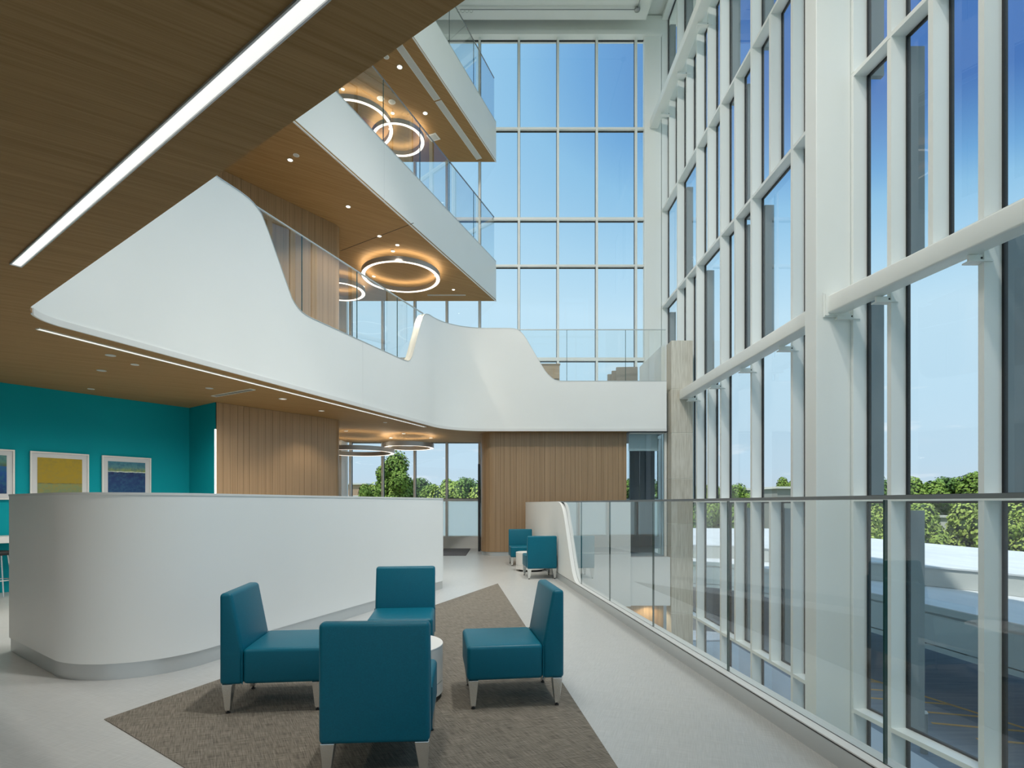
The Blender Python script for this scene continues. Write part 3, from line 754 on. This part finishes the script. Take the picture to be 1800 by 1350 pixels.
# ------------------------------------------------------------------ linear lights, downlights, vents, detectors
def lin(pA, pB, wdt, z, name, m_, lab, cat, grp=None, depth=.012, border='white_metal', tag_it=True):
    a, b2 = Vector(pA), Vector(pB); d = (b2-a).normalized(); n = Vector((-d.y, d.x)); mid = (a+b2)/2; L = (b2-a).length
    o = empty(name, (mid.x, mid.y, z), math.atan2(d.y, d.x), label=lab, cat=cat, group=grp)
    MB().box(-L/2, L/2, -wdt/2, wdt/2, -.004, -.0005).build('diffuser' if 'light' in name else 'grille', m_, o)
    e = .008
    MB().box(-L/2-e, L/2+e, -wdt/2-e, -wdt/2, -depth, 0).box(-L/2-e, L/2+e, wdt/2, wdt/2+e, -depth, 0).box(-L/2-e, -L/2, -wdt/2, wdt/2, -depth, 0).box(L/2, L/2+e, -wdt/2, wdt/2, -depth, 0).build('trim', border, o)
    return o, L
a = Vector(on_z(28, 465, 3.3)); b2 = Vector(on_z(547, 0, 3.3)); dd = (b2-a).normalized()
far_e = b2+dd*3.2
o1, L1 = lin(a, far_e, .060, 3.3, 'linear_light', 'strip_light', 'long bright linear ceiling light crossing the upper left of the photo', 'light', border='ring_metal')
MB().box(.48, .486, -.03, .03, -.0052, -.004).build('joint', 'seam', o1)
a = on_z(67, 577, 3.3); b2 = on_z(747, 750, 3.3)
o2, L2_ = lin(a, b2, .055, 3.3, 'linear_light', 'strip_light', 'thin linear ceiling light following the bottom of the curved white parapet', 'light')
def lamp_area(parent, sx_, sy_, power, color, z=-.02, up=False):
    d = bpy.data.lights.new('lamp', 'AREA'); d.shape = 'RECTANGLE'; d.size = sx_; d.size_y = sy_; d.energy = power; d.color = color
    l = bpy.data.objects.new('lamp', d); COL.objects.link(l); l.parent = parent; l.location = (0, 0, z)
    if up: l.rotation_euler = (math.pi, 0, 0)
    return l

def disc(px, py, z, r, lit, name, lab, cat, grp):
    x, y = on_z(px, py, z)
    o = empty(name, (x, y, z), label=lab, cat=cat, group=grp)
    MB().lathe([(r*.72, -.001), (r*.72, -.006), (r, -.006), (r, -.001)], n=24, closed=True).build('trim_ring', 'frame_white', o, smooth=60)
    MB().lathe([(.001, -.0045), (r*.72, -.0045), (r*.72, -.001), (.001, -.001)], n=24).build('lens', 'vent_grey' if not lit else 'lamp_dim' if z < 4 else 'lamp_on', o, smooth=60)
    if lit:
        d = bpy.data.lights.new('lamp', 'SPOT'); d.energy = lit; d.spot_size = math.radians(110); d.spot_blend = .6; d.color = (1, .88, .70); d.shadow_soft_size = .05
        l = bpy.data.objects.new('lamp', d); COL.objects.link(l); l.parent = o; l.location = (0, 0, -.02)
    return o
DL = 'recessed downlights in the wooden ceilings'
disc(510, 281, Z3, .055, 150, 'downlight', 'small lit downlight nearest the camera in the middle wooden soffit', 'downlight', DL)
disc(612, 363, Z3, .055, 150, 'downlight', 'small lit downlight at the centre of the middle wooden soffit', 'downlight', DL)
disc(667, 415, Z3, .055, 150, 'downlight', 'small lit downlight on the ceiling joint of the middle soffit', 'downlight', DL)
disc(698.5, 430.5, Z3, .055, 150, 'downlight', 'small lit downlight just above the large ring of the middle soffit', 'downlight', DL)
disc(797, 509, Z3, .05, 60, 'downlight', 'tiny lit downlight at the far end of the middle wooden soffit', 'downlight', DL)
disc(702.5, 117.7, Z4, .075, 150, 'downlight', 'bright round downlight nearest the camera in the top soffit', 'downlight', DL)
disc(747.5, 199, Z4, .07, 150, 'downlight', 'bright round downlight farther along the top soffit', 'downlight', DL)
SD = 'round white ceiling devices'
disc(520.7, 272.7, Z3, .055, 0, 'smoke_detector', 'unlit round detector beside the nearest downlight of the middle soffit', 'detector', SD)
disc(679, 100, Z4, .07, 0, 'smoke_detector', 'unlit round detector near the ceiling edge in the top soffit', 'detector', SD)
disc(669, 173, Z4, .095, 0, 'speaker_grille', 'left one of two round ceiling speakers above the top rings', 'speaker', SD)
disc(689, 179, Z4, .095, 0, 'speaker_grille', 'right one of two round ceiling speakers above the top rings', 'speaker', SD)
disc(237, 640.6, 3.3, .05, 0, 'smoke_detector', 'round detector on the dark ceiling nearest the thin linear light', 'detector', SD)
disc(160, 683.5, 3.3, .05, 0, 'smoke_detector', 'round detector on the dark ceiling close to the teal wall', 'detector', SD)
disc(497, 701, 3.3, .07, 60, 'downlight', 'round pale ceiling device with an added fill lamp, above the left of the wood wall', 'downlight', DL)  # unlit ceiling device; lamp added to wash the wood wall
disc(565, 722, 3.3, .06, 60, 'downlight', 'round pale ceiling device with an added fill lamp, above the right of the wood wall', 'downlight', DL)  # second unlit device, lamp added for the same wall
disc(677, 742.5, 3.3, .045, 0, 'sprinkler_head', 'dark sprinkler on the ceiling between the two ground-floor rings', 'sprinkler', SD)
# made-up ceiling lamps added to brighten the teal room, chairs and half wall
for i, (x, y) in enumerate(((-5.7, 7.8), (-4.8, 9.0), (-6.7, 6.5), (-5.0, 7.0), (-.6, .3), (-3.6, 1.5))):
    yp = CY-(3.3-EYE)*F/max(.2, y) if y > .3 else None
    o = empty('downlight', (x, y, 3.3), label='added fill lamp in the ground-floor ceiling', cat='downlight', group='added ground-floor fill lamps')
    MB().lathe([(.001, -.005), (.06, -.005), (.06, -.001), (.001, -.001)], n=20).build('lens', 'vent_grey', o)
    d = bpy.data.lights.new('lamp', 'SPOT'); d.energy = 120 if i < 4 else 110; d.spot_size = math.radians(160); d.spot_blend = .8; d.color = (1, .93, .82); d.shadow_soft_size = .06
    l = bpy.data.objects.new('lamp', d); COL.objects.link(l); l.parent = o; l.location = (0, 0, -.02)
# round fill lamps added in the atrium ceiling, above the frame
for i, (x, y) in enumerate(((-3.4, .2), (-2.0, .8), (-3.3, 3.2), (-2.2, 4.6), (-3.4, 6.2))):
    o = empty('atrium_fill_disc', (x, y, 16.1), label='added round fill lamp in the white atrium ceiling, above the frame', cat='downlight', group='added atrium fill lamps')
    MB().lathe([(.40, -.03), (.43, -.03), (.43, -.001), (.40, -.001)], n=32, closed=True).build('trim_ring', 'frame_white', o)
    d = bpy.data.lights.new('lamp', 'AREA'); d.shape = 'DISK'; d.size = .8; d.energy = 140; d.color = (1, .95, .89)
    l = bpy.data.objects.new('lamp', d); COL.objects.link(l); l.parent = o; l.location = (0, 0, -.02)
# spot lamps added above the frame to brighten half wall, parapet and glass wall
for i, (x, y, tx, ty, tz_, en) in enumerate(((3.4, 2.5, -2.2, 6.0, .8, 3900), (3.4, 8.0, -2.2, 10.5, 3.0, 3000), (3.4, 5.4, -1.9, 6.6, .8, 1900), (1.8, -1.5, 5.0, 7.0, 2.5, 1900), (-.9, 1.5, 3.0, 15.0, .5, 3200), (-2.7, 3.6, 3.4, 16.8, 9.5, 3400))):
    o = empty('atrium_fill_spot', (x, y, 16.1), label='added spot lamp in the white atrium ceiling, above the frame', cat='spotlight', group='added atrium fill spots')
    v = (Vector((tx, ty, tz_))-Vector((x, y, 16.0))).normalized()
    MB().tube((0, 0, 0), (0, 0, -.08), .02).tube(Vector((0, 0, -.08))-v*.1, Vector((0, 0, -.08))+v*.1, .07, n=16).build('head', 'frame_white', o)
    d = bpy.data.lights.new('lamp', 'SPOT'); d.energy = en; d.spot_size = math.radians(40 if i < 3 else 52); d.spot_blend = 1.0; d.color = (1, .96, .9); d.shadow_soft_size = .35
    l = bpy.data.objects.new('lamp', d); COL.objects.link(l); l.parent = o; l.location = Vector((0, 0, -.08))+v*.13; l.rotation_euler = v.to_track_quat('-Z', 'Y').to_euler()
# diffusers (air slots)
a = on_z(376, 696, 3.3); b2 = on_z(444, 684, 3.3)
lin(a, b2, .085, 3.3, 'air_vent', 'vent_dark', 'narrow dark air slot in the ceiling above the wood wall', 'vent')
e1 = Vector((-.14, 17.0)); de = Vector((-.3785, -.9256)); ne = Vector((-.9256, .3785))
lin(tuple(e1+de*.35+ne*.42), tuple(e1+de*2.95+ne*.42), .17, Z4, 'air_vent', 'vent_grey', 'pale linear air diffuser along the edge of the top soffit, far half', 'vent', 'linear diffusers in the top soffit')
lin(tuple(e1+de*3.02+ne*.42), tuple(e1+de*6.4+ne*.42), .17, Z4, 'air_vent', 'vent_grey', 'pale linear air diffuser along the edge of the top soffit, near half', 'vent', 'linear diffusers in the top soffit')
for s0, s1 in ((.35, 2.95), (3.02, 6.4)):
    pass
lin(on_z(752, 518.5, Z3), on_z(818, 518.5, Z3), .05, Z3, 'air_vent', 'fin_grey', 'thin dark air slot at the far end of the middle soffit', 'vent')
x, y = on_z(762, 241, Z4)
o = empty('access_panel', (x, y, Z4), -.4, label='small square white panel in the top soffit right of the rings', cat='panel')
MB().box(-.15, .15, -.15, .15, -.012, -.001).build('plate', 'frame_white', o); MB().box(-.11, .11, -.11, .11, -.014, -.012).build('inset', 'vent_grey', o)
# cable track under the atrium ceiling
o = empty('ceiling_track', (0, 0, 0), label='thin dark cable track with curtain rings under the white atrium ceiling', cat='track')
yt = (16.04-EYE)*F/(CY-16.8)
MB().tube((-1.2, yt, 16.04), (4.05, yt, 16.04), .012, n=8).build('rail', 'rail_metal', o)
MB().tube((4.05, yt, 16.04), (4.05, yt-2.6, 16.04), .012, n=8).build('side_rail', 'rail_metal', o)
MB().lathe([(.001, -.05), (.08, -.03), (.09, 0), (.08, .03), (.001, .05)], (4.05, yt, 16.04), 16).build('corner_hub', 'rail_metal', o, smooth=40)
for k in range(4):
    x = (806+7.4*k-CX)*yt/F
    vs = MB()
    for j in range(12):
        a0, a1 = 2*math.pi*j/12, 2*math.pi*(j+1)/12
        vs.tube((x+.05*math.cos(a0), yt, 16.0+.05*math.sin(a0)), (x+.05*math.cos(a1), yt, 16.0+.05*math.sin(a1)), .008, n=5)
    vs.build('curtain_ring', 'chrome', o)

# ------------------------------------------------------------------ outdoors
MB().box(-220, 260, -60, 420, -4.75, -4.72).build('ground', 'grass', kind='structure')
MB().prism([(5.3, -20), (30, -20), (24, 46), (5.3, 46)], -4.70, -4.5).build('road', 'asphalt', kind='structure')
MB().prism([(-60, 17.4), (5.2, 17.4), (5.2, 48), (-60, 48)], -4.71, -4.5).build('bounce_pavement', 'bounce_pavement', kind='structure')  # pale unseen ground added to bounce daylight up into the windows
ln = empty('road_markings', (0, 0, 0), label='orange-yellow hatched parking lines on the blue-grey asphalt', cat='markings')
def stripe(a, b2, w_=.10):
    a = Vector(a); b2 = Vector(b2); d = (b2-a).normalized(); n = Vector((-d.y, d.x))*w_/2
    MB().prism([tuple(a-n), tuple(b2-n), tuple(b2+n), tuple(a+n)], -4.5, -4.49).build('line', 'line_yellow', ln)
stripe((12.05, 19.4), (14.2, 13.0))
m0 = Vector((12.36, 18.39)); md = Vector((.33, -.944))
for k in range(9):
    e = m0+md*(1.05*k+.4); stripe(tuple(e), tuple(e+Vector((-2.3, .62))))
stripe((8.2, 22), (6.4, 8))
bo = empty('bollard', (10.0, 12.9, -4.5), label='short bollard with a white cap on the asphalt outside', cat='bollard')
MB().tube((0, 0, 0), (0, 0, .95), .075, n=20).build('post', 'fin_grey', bo, smooth=40)
MB().lathe([(.08, .95), (.08, .97), (.06, 1.0), (.001, 1.01)], n=20).build('cap', 'frame_white', bo, smooth=40)

cn = empty('entrance_canopy', (0, 0, 0), label='two-tiered grey and white entrance canopy outside the glass wall', cat='canopy')
inner = [(11.9, 4.0), (11.2, 11.7), (11.0, 14.1), (10.8, 16.1), (10.8, 20), (10.6, 22.5), (9.6, 24.3), (7.5, 25), (5.5, 25.2)]
lo_o = [(20, 4.0), (20.5, 12), (20.5, 44), (5.5, 45)]
MB().prism(inner+lo_o[::-1], -1.45, -1.2).build('lower_roof', 'canopy_roof', cn)
PI_ = path(inner, [2, 1, 1, 2, 1.5, .8, .8], .8)
MB().ribbon(PI_, -.01, .03, -2.35, -1.22).build('lower_fascia', 'canopy_fascia', cn, smooth=30)
MB().ribbon(PI_, -.01, .05, -1.44, -1.38).build('fascia_joint', 'canopy_grey', cn, smooth=30)
MB().ribbon(PI_, -.01, .05, -2.22, -2.19).build('fascia_joint', 'joint_dark', cn, smooth=30)
up = [(16.6, 4.0), (15.6, 11), (14.1, 16.1), (12.45, 18.5), (12.0, 21.0), (11.8, 24.2), (11.0, 25.6), (9.7, 26.0), (5.6, 26.4)]
MB().prism([(x+.05, y) for x, y in up]+[(5.6, 45), (21.0, 43), (21.0, 30), (21.2, 24.2), (22, 16), (23, 4)], -1.19, -.62).build('upper_block', 'canopy_grey', cn)
MB().prism(up+[(5.6, 45), (21.0, 43), (21.0, 30), (21.2, 24.2), (22, 16), (23, 4)], -.62, -.57).build('upper_roof', 'canopy_roof', cn)
for x, y in ((13.5, 9), (14, 24)):
    MB().tube((x, y, -4.5), (x, y, -1.45), .25, n=20).build('support', 'fin_grey', cn, smooth=40)
MB().box(5.35, 7.3, 8.8, 17.4, -3.2, -3.0).build('door_canopy', 'canopy_roof', cn)

rt = random.Random(11)
def leaf_mesh(R, H, n, lf, seed, m_):
    r = random.Random(seed); mb = MB()
    lumps = []
    for k in range(20):
        th = r.uniform(0, 6.283); zz = r.uniform(.22, .93); rr = r.uniform(.15, .62)*math.sqrt(max(.05, 1-((zz-.5)/.56)**2))
        lumps.append((math.cos(th)*R*rr, math.sin(th)*R*rr, H*zz, R*r.uniform(.20, .40)))
    for k in range(n):
        lx, ly, lz, lr = lumps[r.randrange(len(lumps))]
        v = Vector((r.gauss(0, 1), r.gauss(0, 1), r.gauss(0, 1)*.9)).normalized()*lr*r.uniform(.78, 1.08)
        c = Vector((lx, ly, lz))+v
        nrm = (v.normalized()+Vector((r.uniform(-.6, .6), r.uniform(-.6, .6), r.uniform(-.2, .8)))).normalized()
        u = nrm.orthogonal().normalized(); w_ = nrm.cross(u); a = r.uniform(0, 6.28)
        u2 = u*math.cos(a)+w_*math.sin(a); w2 = nrm.cross(u2); s_ = lf*r.uniform(.6, 1.3)
        mb.add([c-u2*s_*.5-w2*s_*.3, c+u2*s_*.5-w2*s_*.3, c+u2*s_*.4+w2*s_*.4+nrm*s_*.15, c-u2*s_*.3+w2*s_*.4], [(0, 1, 2, 3)])
    me = bpy.data.meshes.new('crown'); me.from_pydata(mb.v, [], mb.f); me.update(); me.materials.append(M[m_])
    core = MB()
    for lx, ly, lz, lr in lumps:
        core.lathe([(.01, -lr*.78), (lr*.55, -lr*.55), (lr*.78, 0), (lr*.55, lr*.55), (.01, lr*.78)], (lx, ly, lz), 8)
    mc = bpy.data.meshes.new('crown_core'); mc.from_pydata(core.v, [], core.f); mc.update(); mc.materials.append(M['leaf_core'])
    tr = MB().tube((0, 0, 0), (0, 0, H*.6), R*.07, R*.035, 8)
    mt = bpy.data.meshes.new('trunk'); mt.from_pydata(tr.v, [], tr.f); mt.update(); mt.materials.append(M['bark'])
    return me, mc, mt
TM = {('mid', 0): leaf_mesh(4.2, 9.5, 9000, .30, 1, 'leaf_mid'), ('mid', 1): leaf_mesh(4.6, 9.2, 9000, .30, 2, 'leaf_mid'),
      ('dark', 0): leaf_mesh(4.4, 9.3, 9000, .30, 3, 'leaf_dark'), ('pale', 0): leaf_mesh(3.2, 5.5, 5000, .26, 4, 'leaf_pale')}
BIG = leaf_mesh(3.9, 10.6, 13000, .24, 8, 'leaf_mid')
def tree(x, y, z, meshes, sc_, lab, grp, rot=0, name='tree'):
    o = empty(name, (x, y, z), rot, label=lab, cat='tree' if name == 'tree' else 'shrub', group=grp); o.scale = (sc_[0], sc_[0], sc_[1])
    for nme, me in zip(('crown', 'crown_core', 'trunk'), meshes):
        c = bpy.data.objects.new(nme, me); COL.objects.link(c); c.parent = o
def tpx(px, ytop, dist, key, grp, lab, wide=1.0, rot=None):
    z = EYE+(CY-ytop)*dist/F; H0 = {'mid': 9.4, 'dark': 9.3, 'pale': 5.5}[key[0]]
    tree((px-CX)*dist/F, dist, -4.72, TM[key], (wide, (z+4.72)/H0), lab, grp, rt.uniform(0, 6.2) if rot is None else rot)
GR = 'tree line beyond the entrance canopy'
ORD = ['first', 'second', 'third', 'fourth', 'fifth', 'sixth', 'seventh', 'eighth', 'ninth', 'tenth', 'eleventh', 'twelfth', 'thirteenth', 'fourteenth', 'fifteenth', 'sixteenth', 'seventeenth', 'eighteenth', 'nineteenth']
LR = {'mid': 'mid-green leafy tree in the line beyond the white canopy roof', 'dark': 'dark green tree in the line beyond the white canopy roof', 'pale': 'low yellow-green tree in front of the line beyond the canopy'}
i = 0
for px in range(1470, 2080, 52):
    k = (('mid', 0), ('dark', 0), ('mid', 1))[i % 3]
    tpx(px+rt.uniform(-10, 10), rt.uniform(834, 845), 66+rt.uniform(-4, 6), k, GR, '%s tree from the left in the tall line beyond the canopy roof, %s green' % (ORD[i], k[0]), 1.05); i += 1
for i, px in enumerate(range(1500, 1960, 68)):
    tpx(px+rt.uniform(-12, 12), rt.uniform(884, 900), 52+rt.uniform(-3, 3), ('pale', 0), 'low trees before the tall line', '%s low yellow-green tree from the left, just beyond the canopy roof' % ORD[i], .95)
for n_, (px, yt_) in enumerate(((1180, 858), (1215, 856), (1250, 852))):
    tpx(px, yt_, 78, ('mid', 1), 'small trees seen through the far bay', '%s of three low trees behind the narrow panes of the far bay' % ORD[n_], .8)
tpx(1296, 846, 60, ('mid', 0), None, 'leafy tree seen through the far bay of the glass wall', .62)
tpx(1388, 842, 70, ('mid', 1), None, 'tree top rising behind the grey flat-roofed building', .6)
GB = 'tree line beyond the ground-floor back window'
for j, px in enumerate(range(590, 1180, 34)):
    k = (('mid', 1), ('dark', 0), ('mid', 0))[j % 3]
    tpx(px+rt.uniform(-6, 6), 846+rt.uniform(-3, 5)+(6 if px < 660 else 0), 92+rt.uniform(-5, 5), k, GB, '%s tree from the left on the horizon of the back window, %s green' % (ORD[j], k[0]), 1.0)
for n_, px in enumerate((648, 668, 760, 800, 835)):
    tpx(px, rt.uniform(862, 868), 70, ('pale', 0), 'low trees beyond the back window', '%s low yellow-green tree from the left beneath the back window tree line' % ORD[n_], 1.0)
dist = 58; zt = EYE+(CY-798)*dist/F
tree((704-CX)*dist/F, dist, -4.72, BIG, (.93, (zt+4.72)/10.6), 'tall broad leafy tree in the middle of the back window', None, 1.2)
tree((660-CX)*54/F, 54, -4.72, TM[('mid', 0)], (.62, .86), 'smaller tree leaning against the tall one in the back window', None, 2.2)

def building(name, x0, x1, y0, y1, z1, m_, lab, wins):
    b0 = empty(name, (x0, y0, -4.72), label=lab, cat='building')
    MB().box(0, x1-x0, 0, y1-y0, 0, z1+4.72).build('wall', m_, b0)
    MB().box(-.2, x1-x0+.2, -.2, y1-y0+.2, z1+4.72, z1+4.95).build('roof', 'far_trim', b0)
    for wx, wz in wins:
        f = MB().box(wx-.75, wx+.75, -.06, .02, wz-.75, wz+.75).build('window', 'far_trim', b0)
        MB().box(wx-.6, wx+.6, -.09, -.05, wz-.6, wz+.6).build('pane', 'far_glass', f)
d_ = 84
building('brick_building', (596-CX)*d_/F, (642-CX)*d_/F, d_, d_+14, EYE+(CY-852)*d_/F, 'far_brick', 'tan brick building left of the tall tree in the back window', [(1.0, 6.6), (2.9, 6.6), (1.0, 3.6), (2.9, 3.6)])
d_ = 58
building('flat_building', (1366-CX)*d_/F, (1424-CX)*d_/F, d_, d_+10, EYE+(CY-859)*d_/F, 'far_grey', 'grey flat-roofed building seen low through the glass wall', [(1.4, 4.2)])
d_ = 60
building('white_house', (1696-CX)*d_/F, (1712-CX)*d_/F, 60.0, 64, EYE+(CY-911)*d_/F, 'far_trim', 'tiny white house among the trees beyond the canopy', [])
